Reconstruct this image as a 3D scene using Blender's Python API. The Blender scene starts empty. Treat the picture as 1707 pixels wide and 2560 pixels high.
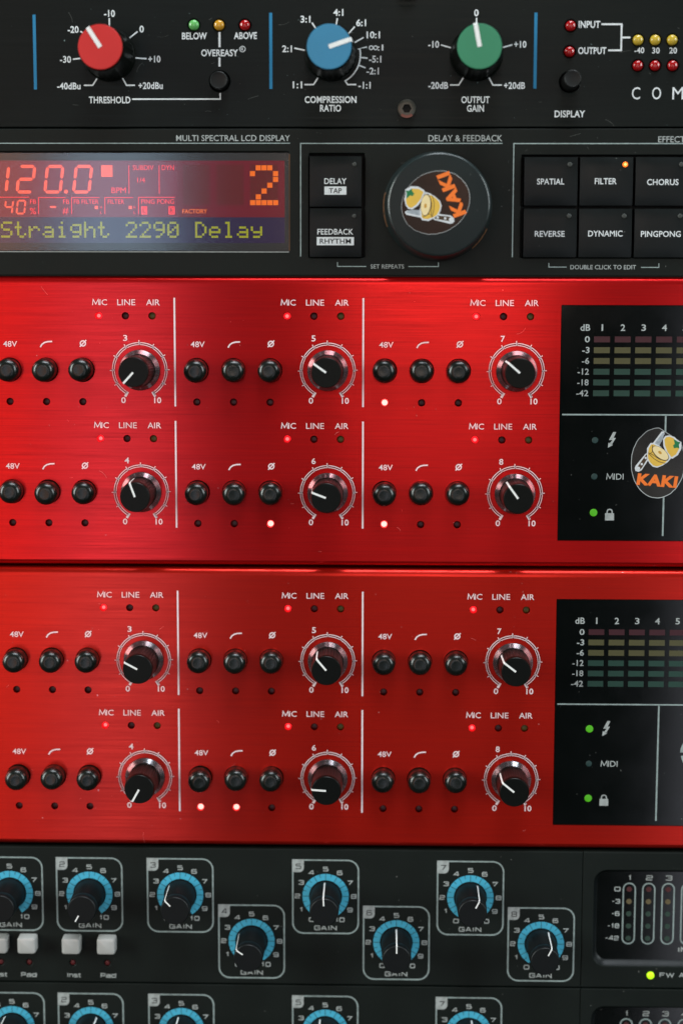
import bpy, bmesh, math, random
from mathutils import Matrix, Vector
random.seed(7)
C = bpy.context.scene.collection
S = 0.001                                   # everything below is measured in millimetres
R = math.radians

# ------------------------------------------------------------------ camera
# rack faces lie in the world XZ plane, looking towards -Y; the camera looks slightly down at them
cam_d = bpy.data.cameras.new('camera'); cam = bpy.data.objects.new('camera', cam_d); C.objects.link(cam)
cam_d.sensor_fit = 'VERTICAL'; cam_d.sensor_height = 36.0; cam_d.lens = 4390.54 / 2560 * 36
cam_d.clip_start = 0.02; cam_d.clip_end = 50
TO_WORLD = Matrix(((1, 0, 0), (0, 0, -1), (0, 1, 0)))
Rc = (TO_WORLD @ Matrix.Rotation(0.0235, 3, 'Y') @ Matrix.Rotation(-0.126, 3, 'X') @ Matrix.Rotation(0.0018, 3, 'Z'))
cam.matrix_world = Matrix.Translation((115.782*S, -527.546*S, -80.821*S)) @ Rc.to_4x4()
cam_d.dof.use_dof = True; cam_d.dof.focus_distance = 0.527; cam_d.dof.aperture_fstop = 5.2
bpy.context.scene.camera = cam

# ------------------------------------------------------------------ world: dim room
w = bpy.data.worlds.new('World'); bpy.context.scene.world = w; w.use_nodes = True
w.node_tree.nodes['Background'].inputs[0].default_value = (0.70, 1.0, 0.88, 1)
w.node_tree.nodes['Background'].inputs[1].default_value = 0.05

# ------------------------------------------------------------------ lamps: windows and lamps of the studio behind the camera
def area(x, y, z, sx, sy, power, col, tx=110, ty=-150, tz=0):
    l = bpy.data.lights.new('room_light', 'AREA'); l.shape = 'RECTANGLE'; l.size = sx*S; l.size_y = sy*S
    l.energy = power; l.color = col
    o = bpy.data.objects.new('room_light', l); C.objects.link(o)
    o.location = (x*S, -z*S, y*S)
    d = Vector((tx*S, -tz*S, ty*S)) - o.location
    o.rotation_euler = d.to_track_quat('-Z', 'Y').to_euler()
    return o
area(-270, -250, 2000, 165, 1500, 1.9, (0.56, 0.78, 1.0))        # tall cool window, left
area(-680, -200, 2000, 600, 1500, 3.9, (1.0, 0.48, 0.32))        # warm lit wall, far left
area(200, 260, 2000, 290, 720, 2.2, (1.0, 0.80, 0.70))           # warm window behind
area(775, -560, 2000, 440, 1300, 2.5, (0.86, 0.88, 1.0))          # cool window, right
area(-1900, 350, 900, 700, 1500, 50.0, (0.93, 1.0, 0.96))         # big window to the left
area(2000, 500, 950, 700, 1300, 30.0, (0.88, 0.98, 1.0))          # big window to the right
area(420, 1500, 330, 1300, 600, 34.0, (0.86, 0.94, 1.0))          # soft skylight over the rack

sc = bpy.context.scene
sc.view_settings.view_transform = 'Standard'; sc.view_settings.look = 'None'
sc.view_settings.exposure = 0.0; sc.view_settings.gamma = 1.0
sc.render.film_transparent = False
sc.cycles.max_bounces = 6

# ------------------------------------------------------------------ materials
def new_mat(name):
    m = bpy.data.materials.new(name); m.use_nodes = True
    return m, m.node_tree, m.node_tree.nodes['Principled BSDF']
def mix_rgb(nt, fac, a, b):
    n = nt.nodes.new('ShaderNodeMix'); n.data_type = 'RGBA'
    if hasattr(fac, 'is_linked'): nt.links.new(fac, n.inputs[0])
    else: n.inputs[0].default_value = fac
    for k, v in ((6, a), (7, b)):
        if hasattr(v, 'is_linked'): nt.links.new(v, n.inputs[k])
        else: n.inputs[k].default_value = v
    return n.outputs[2]
def noise(nt, scale, detail=3, vec=(1, 1, 1), rough=0.5, loc=(0, 0, 0)):
    t = nt.nodes.new('ShaderNodeTexCoord'); mp = nt.nodes.new('ShaderNodeMapping'); n = nt.nodes.new('ShaderNodeTexNoise')
    mp.inputs['Scale'].default_value = vec; mp.inputs['Location'].default_value = loc
    nt.links.new(t.outputs['Object'], mp.inputs[0]); nt.links.new(mp.outputs[0], n.inputs['Vector'])
    n.inputs['Scale'].default_value = scale; n.inputs['Detail'].default_value = detail; n.inputs['Roughness'].default_value = rough
    return n.outputs['Fac']
def ramp(nt, v, lo, hi, a=0.0, b=1.0):
    n = nt.nodes.new('ShaderNodeMapRange'); nt.links.new(v, n.inputs[0])
    for i, x in enumerate((lo, hi, a, b)): n.inputs[1+i].default_value = x
    return n.outputs[0]
def rgba(c, k=1.0): return (c[0]*k, c[1]*k, c[2]*k, 1)

def dust(nt, col, amount=0.66, tint=(0.11, 0.115, 0.105)):
    """small pale specks and short hairs lying on the surface"""
    sp = ramp(nt, noise(nt, 900, 2, (1, 1, 1), 0.4), amount+0.08, amount+0.11)
    clump = ramp(nt, noise(nt, 60, 2, (1, 1, 1)), 0.5, 0.62)
    ml = nt.nodes.new('ShaderNodeMath'); ml.operation = 'MULTIPLY'; nt.links.new(sp, ml.inputs[0]); nt.links.new(clump, ml.inputs[1])
    return mix_rgb(nt, ml.outputs[0], col, rgba(tint))

def plastic(name, col, rough=0.45, var=0.15, spec=0.5, grain=0.0, dusty=False, coat=0.0, metallic=0.0):
    m, nt, b = new_mat(name)
    v = noise(nt, 45, 4)
    c = mix_rgb(nt, ramp(nt, v, 0.3, 0.7), rgba(col, 1-var), rgba(col, 1+var))
    if dusty: c = dust(nt, c)
    nt.links.new(c, b.inputs['Base Color'])
    nt.links.new(ramp(nt, noise(nt, 120, 5), 0.3, 0.7, rough*0.88, rough*1.12), b.inputs['Roughness'])
    b.inputs['Specular IOR Level'].default_value = spec; b.inputs['Coat Weight'].default_value = coat; b.inputs['Metallic'].default_value = metallic
    if grain:
        bp = nt.nodes.new('ShaderNodeBump'); bp.inputs['Strength'].default_value = grain; bp.inputs['Distance'].default_value = 0.0001
        nt.links.new(noise(nt, 2600, 2), bp.inputs['Height']); nt.links.new(bp.outputs[0], b.inputs['Normal'])
    return m

def brushed(name, dark, light, rough, aniso, metallic, spec=0.5, streak=1.0, dusty=True):
    """horizontally brushed anodised sheet: long thin streaks in colour and gloss"""
    m, nt, b = new_mat(name)
    f1 = noise(nt, 1.0, 5, (45, 2600, 45), 0.62); f2 = noise(nt, 1.0, 4, (12, 900, 12), 0.6, (3, 1, 0))
    f3 = noise(nt, 1.0, 3, (9, 14, 9), 0.5, (1, 4, 0))
    a = nt.nodes.new('ShaderNodeMath'); a.operation = 'ADD'; nt.links.new(f1, a.inputs[0]); nt.links.new(f2, a.inputs[1])
    h = nt.nodes.new('ShaderNodeMath'); h.operation = 'MULTIPLY_ADD'; nt.links.new(f2, h.inputs[0]); h.inputs[1].default_value = 0.45; h.inputs[2].default_value = 0.275
    nt.links.new(h.outputs[0], a.inputs[1])
    fac = ramp(nt, a.outputs[0], 1.0-0.22/streak, 1.0+0.22/streak)
    c = mix_rgb(nt, fac, rgba(dark), rgba(light))
    c = mix_rgb(nt, ramp(nt, f3, 0.35, 0.65, 0.0, 0.18), c, rgba(dark, 0.8))
    if dusty: c = dust(nt, c, 0.67, (min(light[0]*1.6+0.2, 0.9), light[1]+0.28, light[2]+0.28))
    nt.links.new(c, b.inputs['Base Color'])
    nt.links.new(ramp(nt, a.outputs[0], 0.75, 1.25, rough*1.18, rough*0.82), b.inputs['Roughness'])
    b.inputs['Metallic'].default_value = metallic; b.inputs['Specular IOR Level'].default_value = spec
    b.inputs['Anisotropic'].default_value = aniso
    tg = nt.nodes.new('ShaderNodeTangent'); tg.direction_type = 'UV_MAP'; tg.uv_map = 'UVMap'
    nt.links.new(tg.outputs[0], b.inputs['Tangent'])
    bp = nt.nodes.new('ShaderNodeBump'); bp.inputs['Strength'].default_value = 0.10*streak; bp.inputs['Distance'].default_value = 0.00006
    nt.links.new(f1, bp.inputs['Height']); nt.links.new(bp.outputs[0], b.inputs['Normal'])
    return m

def glow(name, col, strength, base=None, rough=0.3):
    m, nt, b = new_mat(name)
    b.inputs['Base Color'].default_value = rgba(base or col); b.inputs['Roughness'].default_value = rough
    if name.startswith('lcd'): b.inputs['Specular IOR Level'].default_value = 0.5; b.inputs['Roughness'].default_value = 0.13
    b.inputs['Emission Color'].default_value = rgba(col); b.inputs['Emission Strength'].default_value = strength
    return m
def paint(name, col, rough=0.55, wear=0.25):
    m, nt, b = new_mat(name)
    c = mix_rgb(nt, ramp(nt, noise(nt, 700, 4), 0.35, 0.6), rgba(col, 1-wear), rgba(col))
    nt.links.new(c, b.inputs['Base Color']); b.inputs['Roughness'].default_value = rough
    return m

def glass_mat(name, gloss, rough, tint=(1, 1, 1)):
    m = bpy.data.materials.new(name); m.use_nodes = True; nt = m.node_tree; nt.nodes.clear()
    o = nt.nodes.new('ShaderNodeOutputMaterial'); mx = nt.nodes.new('ShaderNodeMixShader')
    t = nt.nodes.new('ShaderNodeBsdfTransparent'); g = nt.nodes.new('ShaderNodeBsdfGlossy')
    t.inputs[0].default_value = rgba(tint); g.inputs['Roughness'].default_value = rough
    lw = nt.nodes.new('ShaderNodeLayerWeight'); lw.inputs[0].default_value = 0.25
    nt.links.new(ramp(nt, lw.outputs['Fresnel'], 0.0, 1.0, gloss, 1.0), mx.inputs[0])
    nt.links.new(t.outputs[0], mx.inputs[1]); nt.links.new(g.outputs[0], mx.inputs[2]); nt.links.new(mx.outputs[0], o.inputs[0])
    return m

M = {}
M['red_face'] = brushed('red_anodised_brushed', (0.42, 0.004, 0.006), (0.86, 0.012, 0.012), 0.21, 0.86, 0.72, streak=0.62)
M['red_face_warm'] = brushed('warm_red_anodised_brushed', (0.40, 0.007, 0.005), (0.78, 0.021, 0.009), 0.23, 0.85, 0.70, streak=0.5)
M['scratch'] = paint('fine_scratch', (0.62, 0.12, 0.11), 0.4, 0.5); M['scratch_grey'] = paint('pale_dust_and_hair', (0.085, 0.09, 0.08), 0.7, 0.5)
M['black_face'] = brushed('black_anodised_brushed', (0.0014, 0.0034, 0.0028), (0.0048, 0.0076, 0.0064), 0.40, 0.6, 0.0, 0.2, streak=0.7)
M['delay_face'] = plastic('satin_black_paint', (0.0042, 0.0064, 0.0050), 0.46, 0.12, 0.2, 0.10, True)
M['grey_face'] = plastic('textured_dark_grey_paint', (0.0044, 0.0074, 0.0060), 0.55, 0.15, 0.22, 0.25, True)
M['chassis'] = plastic('dark_steel', (0.012, 0.012, 0.012), 0.6, 0.2, 0.2)
M['hole'] = plastic('black_recess', (0.004, 0.004, 0.004), 0.8, 0.1, 0.05)
M['knob'] = plastic('black_knob_plastic', (0.0018, 0.0026, 0.0018), 0.34, 0.15, 0.16)
M['knob_matt'] = plastic('matt_black_knob_plastic', (0.006, 0.0065, 0.006), 0.5, 0.15, 0.3, 0.1)
M['knob_grey'] = plastic('dark_rubber_knob', (0.0026, 0.0040, 0.0044), 0.46, 0.15, 0.26)
M['knob_big'] = plastic('large_knob_soft_black', (0.0095, 0.0140, 0.0138), 0.42, 0.12, 0.25, 0.1, True)
M['skirt'] = plastic('polished_dark_skirt', (0.30, 0.32, 0.34), 0.20, 0.1, 0.6, metallic=0.95)
M['button'] = plastic('satin_black_button', (0.0048, 0.0068, 0.0054), 0.27, 0.2, 0.5)
M['dial_rim'] = plastic('polished_dial_rim', (0.012, 0.02, 0.02), 0.3, 0.2, 0.5, coat=0.2)
M['key'] = plastic('black_key_plastic', (0.0042, 0.0060, 0.0060), 0.38, 0.12, 0.24, 0.08, True)
M['silver'] = plastic('silver_button_plastic', (0.50, 0.50, 0.48), 0.36, 0.04, 0.5, metallic=0.15)
M['ink'] = paint('white_ink', (0.72, 0.75, 0.76), wear=0.15); M['ink_grey'] = paint('grey_ink', (0.40, 0.43, 0.42))
M['ink_pink'] = paint('white_ink_on_red', (0.82, 0.66, 0.68), wear=0.1); M['ink_dim'] = paint('pale_grey_ink', (0.30, 0.37, 0.36))
M['ink_black'] = paint('black_ink', (0.012, 0.013, 0.014)); M['ink_blue'] = paint('blue_ink', (0.006, 0.17, 0.34), 0.7, 0.03)
M['ink_red'] = paint('red_inner_ink', (0.52, 0.06, 0.07))
M['ink_sky'] = paint('sky_blue_ink', (0.060, 0.44, 0.64), wear=0.08)
M['white'] = paint('white_pointer', (0.80, 0.80, 0.78), 0.4, 0.08)
M['cap_red'] = plastic('red_cap', (0.52, 0.013, 0.012), 0.5, 0.08); M['cap_blue'] = plastic('blue_cap', (0.030, 0.19, 0.33), 0.5, 0.08)
M['cap_green'] = plastic('green_cap', (0.030, 0.20, 0.10), 0.5, 0.08)
M['led_red'] = plastic('red_led_lens', (0.34, 0.004, 0.006), 0.18, 0.1, 0.6, coat=0.4)
M['led_yellow'] = plastic('yellow_led_lens', (0.52, 0.36, 0.035), 0.22, 0.1, 0.5, coat=0.3)
M['led_green'] = plastic('green_led_lens', (0.12, 0.42, 0.11), 0.22, 0.1, 0.5, coat=0.3)
M['led_amber'] = plastic('amber_led_lens', (0.55, 0.27, 0.02), 0.2, 0.1, 0.5, coat=0.3)
M['lens_dark'] = plastic('unlit_maroon_lens', (0.045, 0.006, 0.010), 0.4, 0.2)
M['lens_olive'] = plastic('unlit_olive_lens', (0.085, 0.105, 0.018), 0.4, 0.2)
M['lens_dkred'] = plastic('unlit_dark_red_lens', (0.10, 0.010, 0.012), 0.4, 0.2)
M['lens_teal'] = plastic('unlit_teal_lens', (0.010, 0.035, 0.032), 0.35, 0.2)
M['lens_off'] = plastic('unlit_smoke_lens', (0.035, 0.04, 0.035), 0.45, 0.2)
M['on_red'] = glow('lit_red_led', (1.0, 0.012, 0.02), 1.3, (0.3, 0.01, 0.01)); M['on_red_hot'] = glow('lit_bright_red_led', (1.0, 0.05, 0.05), 2.2, (0.3, 0.01, 0.01))
M['core_red'] = glow('red_led_core', (1.0, 0.13, 0.13), 1.6); M['core_hot'] = glow('hot_led_core', (1.0, 0.50, 0.44), 1.5); M['core_orange'] = glow('orange_led_core', (1.0, 0.45, 0.12), 1.6)
M['on_green'] = glow('lit_green_led', (0.07, 0.42, 0.004), 0.62, (0.03, 0.16, 0.005)); M['on_orange'] = glow('lit_orange_led', (1.0, 0.16, 0.01), 1.2)
M['on_lime'] = glow('lit_lime_led', (0.42, 0.80, 0.01), 1.0)
M['gloss_black'] = plastic('gloss_black_acrylic', (0.0008, 0.0011, 0.0011), 0.10, 0.1, 0.5, dusty=True)
M['seg_red'] = plastic('meter_red', (0.038, 0.0035, 0.007), 0.3, 0.15); M['seg_yellow'] = plastic('meter_olive', (0.068, 0.062, 0.020), 0.3, 0.12)
M['seg_green'] = plastic('meter_green', (0.008, 0.043, 0.028), 0.3, 0.15)
M['dot_red'] = plastic('meter_dot_red', (0.07, 0.014, 0.014), 0.4, 0.1); M['dot_yellow'] = plastic('meter_dot_yellow', (0.12, 0.09, 0.04), 0.4, 0.1)
M['dot_green'] = plastic('meter_dot_green', (0.022, 0.048, 0.034), 0.4, 0.1)
M['screw'] = plastic('worn_black_screw', (0.085, 0.080, 0.065), 0.36, 0.4, 0.6, metallic=0.7)
M['rust'] = plastic('coppery_wear', (0.16, 0.055, 0.04), 0.5, 0.3, 0.5, metallic=0.4)
M['brown_wear'] = plastic('brown_worn_edge', (0.10, 0.045, 0.02), 0.6, 0.4, 0.3)
M['lcd_red'] = glow('lcd_red_backlight', (0.32, 0.008, 0.040), 0.50, (0.03, 0.004, 0.008)); M['lcd_dark'] = glow('lcd_dark_red_field', (0.22, 0.002, 0.016), 0.60, (0.012, 0.002, 0.004))
M['lcd_cell'] = glow('lcd_matrix_cell', (0.15, 0.007, 0.007), 0.62, (0.02, 0.004, 0.003))
M['lcd_blue'] = glow('lcd_blue_field', (0.036, 0.014, 0.070), 0.55, (0.004, 0.004, 0.01))
M['lcd_digit'] = glow('lcd_red_digit', (1.0, 0.10, 0.055), 1.15, (0.05, 0.01, 0.01)); M['lcd_label'] = glow('lcd_red_label', (1.0, 0.03, 0.04), 0.85)
M['lcd_orange'] = glow('lcd_orange_digit', (1.0, 0.17, 0.01), 0.9, (0.05, 0.01, 0.005)); M['lcd_yellow'] = glow('lcd_yellow_text', (0.36, 0.36, 0.012), 0.85, (0.03, 0.03, 0.002))
M['lcd_bezel'] = plastic('black_lcd_bezel', (0.006, 0.007, 0.0065), 0.3, 0.1)
M['glass'] = glass_mat('display_glass', 0.078, 0.11)
M['edge_line'] = paint('pale_edge_highlight', (0.36, 0.38, 0.36), 0.4)  # highlight on the lower edge of the display window, painted as a pale line
M['film'] = plastic('clear_sticker_film', (0.016, 0.0135, 0.011), 0.16, 0.5, 0.5); M['film_brown'] = plastic('clear_sticker_film_on_knob', (0.020, 0.0085, 0.005), 0.30, 0.5, 0.22)
M['film_edge'] = plastic('sticker_film_edge', (0.36, 0.38, 0.38), 0.3, 0.5)
M['art_white'] = paint('sticker_white', (0.60, 0.62, 0.64), wear=0.05); M['art_yellow'] = paint('sticker_yellow', (0.68, 0.42, 0.055), wear=0.06)
M['art_cream'] = paint('sticker_cream', (0.78, 0.62, 0.32), wear=0.05); M['art_green'] = paint('sticker_green', (0.006, 0.16, 0.05), wear=0.1)
M['art_line'] = paint('sticker_brown_line', (0.06, 0.03, 0.01)); M['art_steel'] = paint('sticker_steel', (0.34, 0.38, 0.42), wear=0.35)
M['art_orange'] = paint('sticker_orange', (0.85, 0.17, 0.014), wear=0.05); M['art_gold'] = paint('sticker_gold', (0.60, 0.30, 0.03))

# ------------------------------------------------------------------ mesh helpers (millimetres, local XY = face, +Z = out of the rack)
def link(name, me, mat, parent, loc=(0, 0, 0), rz=0.0):
    o = bpy.data.objects.new(name, me); C.objects.link(o)
    if mat is not None and not me.materials: me.materials.append(mat)
    o.parent = parent; o.location = (loc[0]*S, loc[1]*S, loc[2]*S); o.rotation_euler[2] = rz
    return o
def finish(me, smooth=35):
    for p in me.polygons: p.use_smooth = True
    me.set_sharp_from_angle(angle=R(smooth))
def mesh(name, verts, faces, smooth=None):
    me = bpy.data.meshes.new(name)
    me.from_pydata([(v[0]*S, v[1]*S, v[2]*S) for v in verts], [], faces); me.update()
    if smooth is not None: finish(me, smooth)
    return me
def uv_swap(me):
    """u follows Y, v follows X: gives the brushed metal its grain direction"""
    uv = me.uv_layers.new(name='UVMap')
    for l in me.loops:
        co = me.vertices[l.vertex_index].co; uv.data[l.index].uv = (co.y*5, co.x*5)

def circle(x, y, r, n=28, a0=0.0): return [(x+r*math.cos(a0+2*math.pi*i/n), y+r*math.sin(a0+2*math.pi*i/n)) for i in range(n)]
def rrect(x0, y0, x1, y1, r, n=5, corners=(1, 1, 1, 1)):
    """corners: lower left, lower right, upper right, upper left"""
    P = []
    for k, (cx, cy, a) in enumerate(((x0+r, y0+r, 180), (x1-r, y0+r, 270), (x1-r, y1-r, 0), (x0+r, y1-r, 90))):
        if corners[k]:
            for i in range(n+1): t = R(a+90*i/n); P.append((cx+r*math.cos(t), cy+r*math.sin(t)))
        else: P.append(((x0, x1, x1, x0)[k], (y0, y0, y1, y1)[k]))
    return P
def sheet_mesh(loops, z0, z1, bevel=0.0):
    """flat plate between z0 and z1 (z1 = front) with outline loops[0] and real holes loops[1:]"""
    cu = bpy.data.curves.new('tmp', 'CURVE'); cu.dimensions = '2D'; cu.fill_mode = 'BOTH' if z1-z0 > 1e-6 else 'FRONT'
    for lp in loops:
        sp = cu.splines.new('POLY'); sp.points.add(len(lp)-1); sp.use_cyclic_u = True
        for i, p in enumerate(lp): sp.points[i].co = (p[0]*S, p[1]*S, 0, 1)
    cu.extrude = max((z1-z0)/2-bevel, 0)*S; cu.bevel_depth = bevel*S; cu.bevel_resolution = 1; cu.offset = -bevel*S
    ob = bpy.data.objects.new('tmp', cu); me = bpy.data.meshes.new_from_object(ob)
    bpy.data.objects.remove(ob); bpy.data.curves.remove(cu)
    me.transform(Matrix.Translation((0, 0, (z0+z1)/2*S))); me.materials.clear(); uv_swap_prep(me)
    return me
def uv_swap_prep(me):
    while me.uv_layers: me.uv_layers.remove(me.uv_layers[0])
    uv_swap(me)
def plate(name, loops, z0, z1, mat, parent, bevel=0.0, smooth=30):
    me = sheet_mesh(loops, z0, z1, bevel)
    if bevel: finish(me, smooth)
    return link(name, me, mat, parent)
def box(name, x0, y0, z0, x1, y1, z1, mat, parent):
    V = [(x, y, z) for z in (z0, z1) for y in (y0, y1) for x in (x0, x1)]
    return link(name, mesh(name, V, [(0, 2, 3, 1), (4, 5, 7, 6), (0, 1, 5, 4), (2, 6, 7, 3), (0, 4, 6, 2), (1, 3, 7, 5)]), mat, parent)

def lathe_mesh(prof, n=40, ribs=None, smooth=35):
    """prof: (r, z) from base to centre of the top; ribs: {ring index: depth} cuts flutes into that ring"""
    V, F = [], []
    for k, (r, z) in enumerate(prof):
        if r <= 0: V.append((0, 0, z)); continue
        for i in range(n):
            rr = r - (ribs.get(k, 0) if (ribs and i % 2) else 0); a = 2*math.pi*i/n
            V.append((rr*math.cos(a), rr*math.sin(a), z))
    st = 0
    for k in range(len(prof)-1):
        if prof[k+1][0] > 0:
            for i in range(n): j = (i+1) % n; F.append((st+i, st+j, st+n+j, st+n+i))
        else:
            for i in range(n): F.append((st+i, st+(i+1) % n, st+n))
        st += n
    return mesh('lathe', V, F, smooth)

def flat_mesh(polys, z):
    V, F = [], []
    for p in polys:
        ar = sum(p[i][0]*p[(i+1) % len(p)][1]-p[(i+1) % len(p)][0]*p[i][1] for i in range(len(p)))
        p = p if ar > 0 else p[::-1]
        F.append(tuple(range(len(V), len(V)+len(p)))); V += [(q[0], q[1], z) for q in p]
    return mesh('print', V, F)
def flat(name, polys, z, mat, parent, loc=(0, 0, 0), rz=0.0): return link(name, flat_mesh(polys, z), mat, parent, loc, rz)
def stroke(pts, w, closed=False):
    """quads of a mitred line of width w"""
    n = len(pts); L, Rr = [], []
    for i in range(n):
        a = pts[(i-1) % n] if (closed or i > 0) else None; b = pts[i]; c = pts[(i+1) % n] if (closed or i < n-1) else None
        d1 = Vector((b[0]-a[0], b[1]-a[1])).normalized() if a else None; d2 = Vector((c[0]-b[0], c[1]-b[1])).normalized() if c else None
        d1 = d1 or d2; d2 = d2 or d1
        nn = Vector((-(d1.y+d2.y), d1.x+d2.x))
        nn = nn.normalized() if nn.length > 1e-6 else Vector((-d1.y, d1.x))
        k = w/2/max(nn.dot(Vector((-d1.y, d1.x))), 0.4)
        L.append((b[0]+nn.x*k, b[1]+nn.y*k)); Rr.append((b[0]-nn.x*k, b[1]-nn.y*k))
    return [[L[i], Rr[i], Rr[(i+1) % n], L[(i+1) % n]] for i in range(n if closed else n-1)]
def arc(r, a0, a1, n=8, cx=0, cy=0):
    """angles in degrees, clockwise from straight up"""
    return [(cx+r*math.sin(R(a0+(a1-a0)*i/n)), cy+r*math.cos(R(a0+(a1-a0)*i/n))) for i in range(n+1)]
def polar(r, a): return (r*math.sin(R(a)), r*math.cos(R(a)))

_tc = {}
def text_mesh(s, bold):
    key = (s, bold)
    if key not in _tc:
        cu = bpy.data.curves.new('t', 'FONT'); cu.body = s; cu.size = 1.0; cu.resolution_u = 3; cu.offset = bold
        cu.space_character = 1.0 + bold*1.5
        ob = bpy.data.objects.new('t', cu); me = bpy.data.meshes.new_from_object(ob)
        bpy.data.objects.remove(ob); bpy.data.curves.remove(cu)
        xs = [v.co.x for v in me.vertices]; ys = [v.co.y for v in me.vertices]
        _tc[key] = ([tuple(v.co) for v in me.vertices], [tuple(p.vertices) for p in me.polygons], min(xs), max(xs), min(ys), max(ys))
        bpy.data.meshes.remove(me)
    return _tc[key]
def text(s, x, y, wdt, h, mat, parent, z=0.03, bold=0.012, rot=0.0, shear=0.0, name='label_text'):
    """word s centred on (x, y), wdt wide and h tall"""
    V, F, x0, x1, y0, y1 = text_mesh(s, bold)
    kx, ky = wdt/(x1-x0), h/(y1-y0); mx, my = (x0+x1)/2, (y0+y1)/2; c, sn = math.cos(R(rot)), math.sin(R(rot)); out = []
    for v in V:
        a, b = (v[0]-mx)*kx, (v[1]-my)*ky; a += shear*b
        out.append((x+a*c-b*sn, y+a*sn+b*c, z))
    return link(name, mesh(name, out, F), mat, parent)

def m_word(rest, x, y, wdt, h, mat, parent, z=0.03, sw=0.27, kr=0.56, bold=0.004):
    """a label that starts with a wide splayed M"""
    mw = wdt*(1-kr)-.32; x0 = x-wdt/2+sw/2; hh = h-sw*.3
    pts = [(x0, y-hh/2), (x0+mw*.10, y+hh/2), (x0+mw*.5, y-hh*.32), (x0+mw*.90, y+hh/2), (x0+mw, y-hh/2)]
    P = stroke(pts, sw); flat('label_letter', P, z, mat, parent)
    text(rest, x+wdt/2-wdt*kr/2, y, wdt*kr, h, mat, parent, z, bold)

# square, wide stroke lettering for the bottom units
G = {'0': [[(0, .15), (0, .85), (.1, 1), (.9, 1), (1, .85), (1, .15), (.9, 0), (.1, 0), (0, .15)]], '1': [[(.25, .75), (.6, 1), (.6, 0)]],
 '2': [[(0, .8), (.1, 1), (.9, 1), (1, .85), (1, .62), (.9, .5), (.12, .5), (0, .35), (0, 0), (1, 0)]],
 '3': [[(0, .85), (.1, 1), (.9, 1), (1, .85), (1, .65), (.9, .52), (.35, .52)], [(.9, .52), (1, .4), (1, .15), (.9, 0), (.1, 0), (0, .15)]],
 '4': [[(.8, 0), (.8, 1), (.6, 1), (0, .3), (1.05, .3)]], '5': [[(.95, 1), (.05, 1), (.05, .58), (.9, .58), (1, .45), (1, .15), (.9, 0), (.1, 0), (0, .12)]],
 '6': [[(.98, .88), (.88, 1), (.12, 1), (0, .85), (0, .15), (.1, 0), (.9, 0), (1, .15), (1, .42), (.9, .56), (0, .56)]], '7': [[(0, 1), (1, 1), (.35, 0)]],
 '8': [[(.1, .52), (0, .65), (0, .88), (.1, 1), (.9, 1), (1, .88), (1, .65), (.9, .52), (.1, .52), (0, .4), (0, .12), (.1, 0), (.9, 0), (1, .12), (1, .4), (.9, .52)]],
 '9': [[(.02, .12), (.12, 0), (.88, 0), (1, .15), (1, .85), (.9, 1), (.1, 1), (0, .85), (0, .56), (.1, .44), (1, .44)]], '-': [[(.2, .5), (.9, .5)]],
 'G': [[(1, .8), (.9, 1), (.1, 1), (0, .85), (0, .15), (.1, 0), (.9, 0), (1, .1), (1, .48), (.5, .48)]], 'A': [[(0, 0), (.45, 1), (.55, 1), (1, 0)], [(.2, .32), (.8, .32)]],
 'I': [[(.5, 0), (.5, 1)]], 'N': [[(0, 0), (0, 1), (1, 0), (1, 1)]], 'P': [[(0, 0), (0, 1), (.9, 1), (1, .85), (1, .55), (.9, .42), (0, .42)]],
 'a': [[(.08, .72), (.85, .72), (1, .6), (1, 0), (.1, 0), (0, .12), (0, .3), (.1, .4), (1, .4)]], 'd': [[(1, 1), (1, 0), (.12, 0), (0, .14), (0, .58), (.12, .72), (1, .72)]],
 'n': [[(0, 0), (0, .72), (.88, .72), (1, .6), (1, 0)]], 's': [[(1, .66), (.9, .72), (.08, .72), (0, .62), (0, .46), (.1, .38), (.9, .38), (1, .28), (1, .1), (.9, 0), (0, 0)]],
 't': [[(.35, 1), (.35, .1), (.45, 0), (.95, 0)], [(0, .72), (.95, .72)]], 'F': [[(0, 0), (0, 1), (1, 1)], [(0, .5), (.85, .5)]], 'W': [[(0, 1), (.25, 0), (.5, .9), (.75, 0), (1, 1)]]}
GW = {'I': .3, '1': .75, '-': .7, 't': .7, 'W': 1.6, 'n': .9, 's': .9}
def wide_text(s, x, y, wdt, h, mat, parent, z=0.03, sw=0.30, name='label_text'):
    adv = [GW.get(c, 1.0) if c != ' ' else .5 for c in s]; gap = .34; tot = sum(adv)+gap*(len(s)-1); k = (wdt-sw)/tot; px = x-wdt/2+sw/2; P = []
    for c, a in zip(s, adv):
        if c != ' ':
            for ln in G[c]:
                pts = [((px + (u*a if c not in 'I' else a/2)*k), y-h/2+sw/2+v*(h-sw)) for u, v in ln]; P += stroke(pts, sw)
        px += (a+gap)*k
    me = bpy.data.meshes.new('wide'); V, F = [], []
    for i, p in enumerate(P):
        F.append(tuple(range(len(V), len(V)+4))); V += [(q[0], q[1], z+0.0004*(i % 7)) for q in p]
    return link(name, mesh(name, V, F), mat, parent)

def unit(name, label, cat, group=None):
    o = bpy.data.objects.new(name, None); C.objects.link(o); o.rotation_euler[0] = math.pi/2
    o['label'] = label; o['category'] = cat
    if group: o['group'] = group
    return o
X0, X1 = -62.0, 268.0                      # the rack faces go on past both sides of the view

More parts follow.
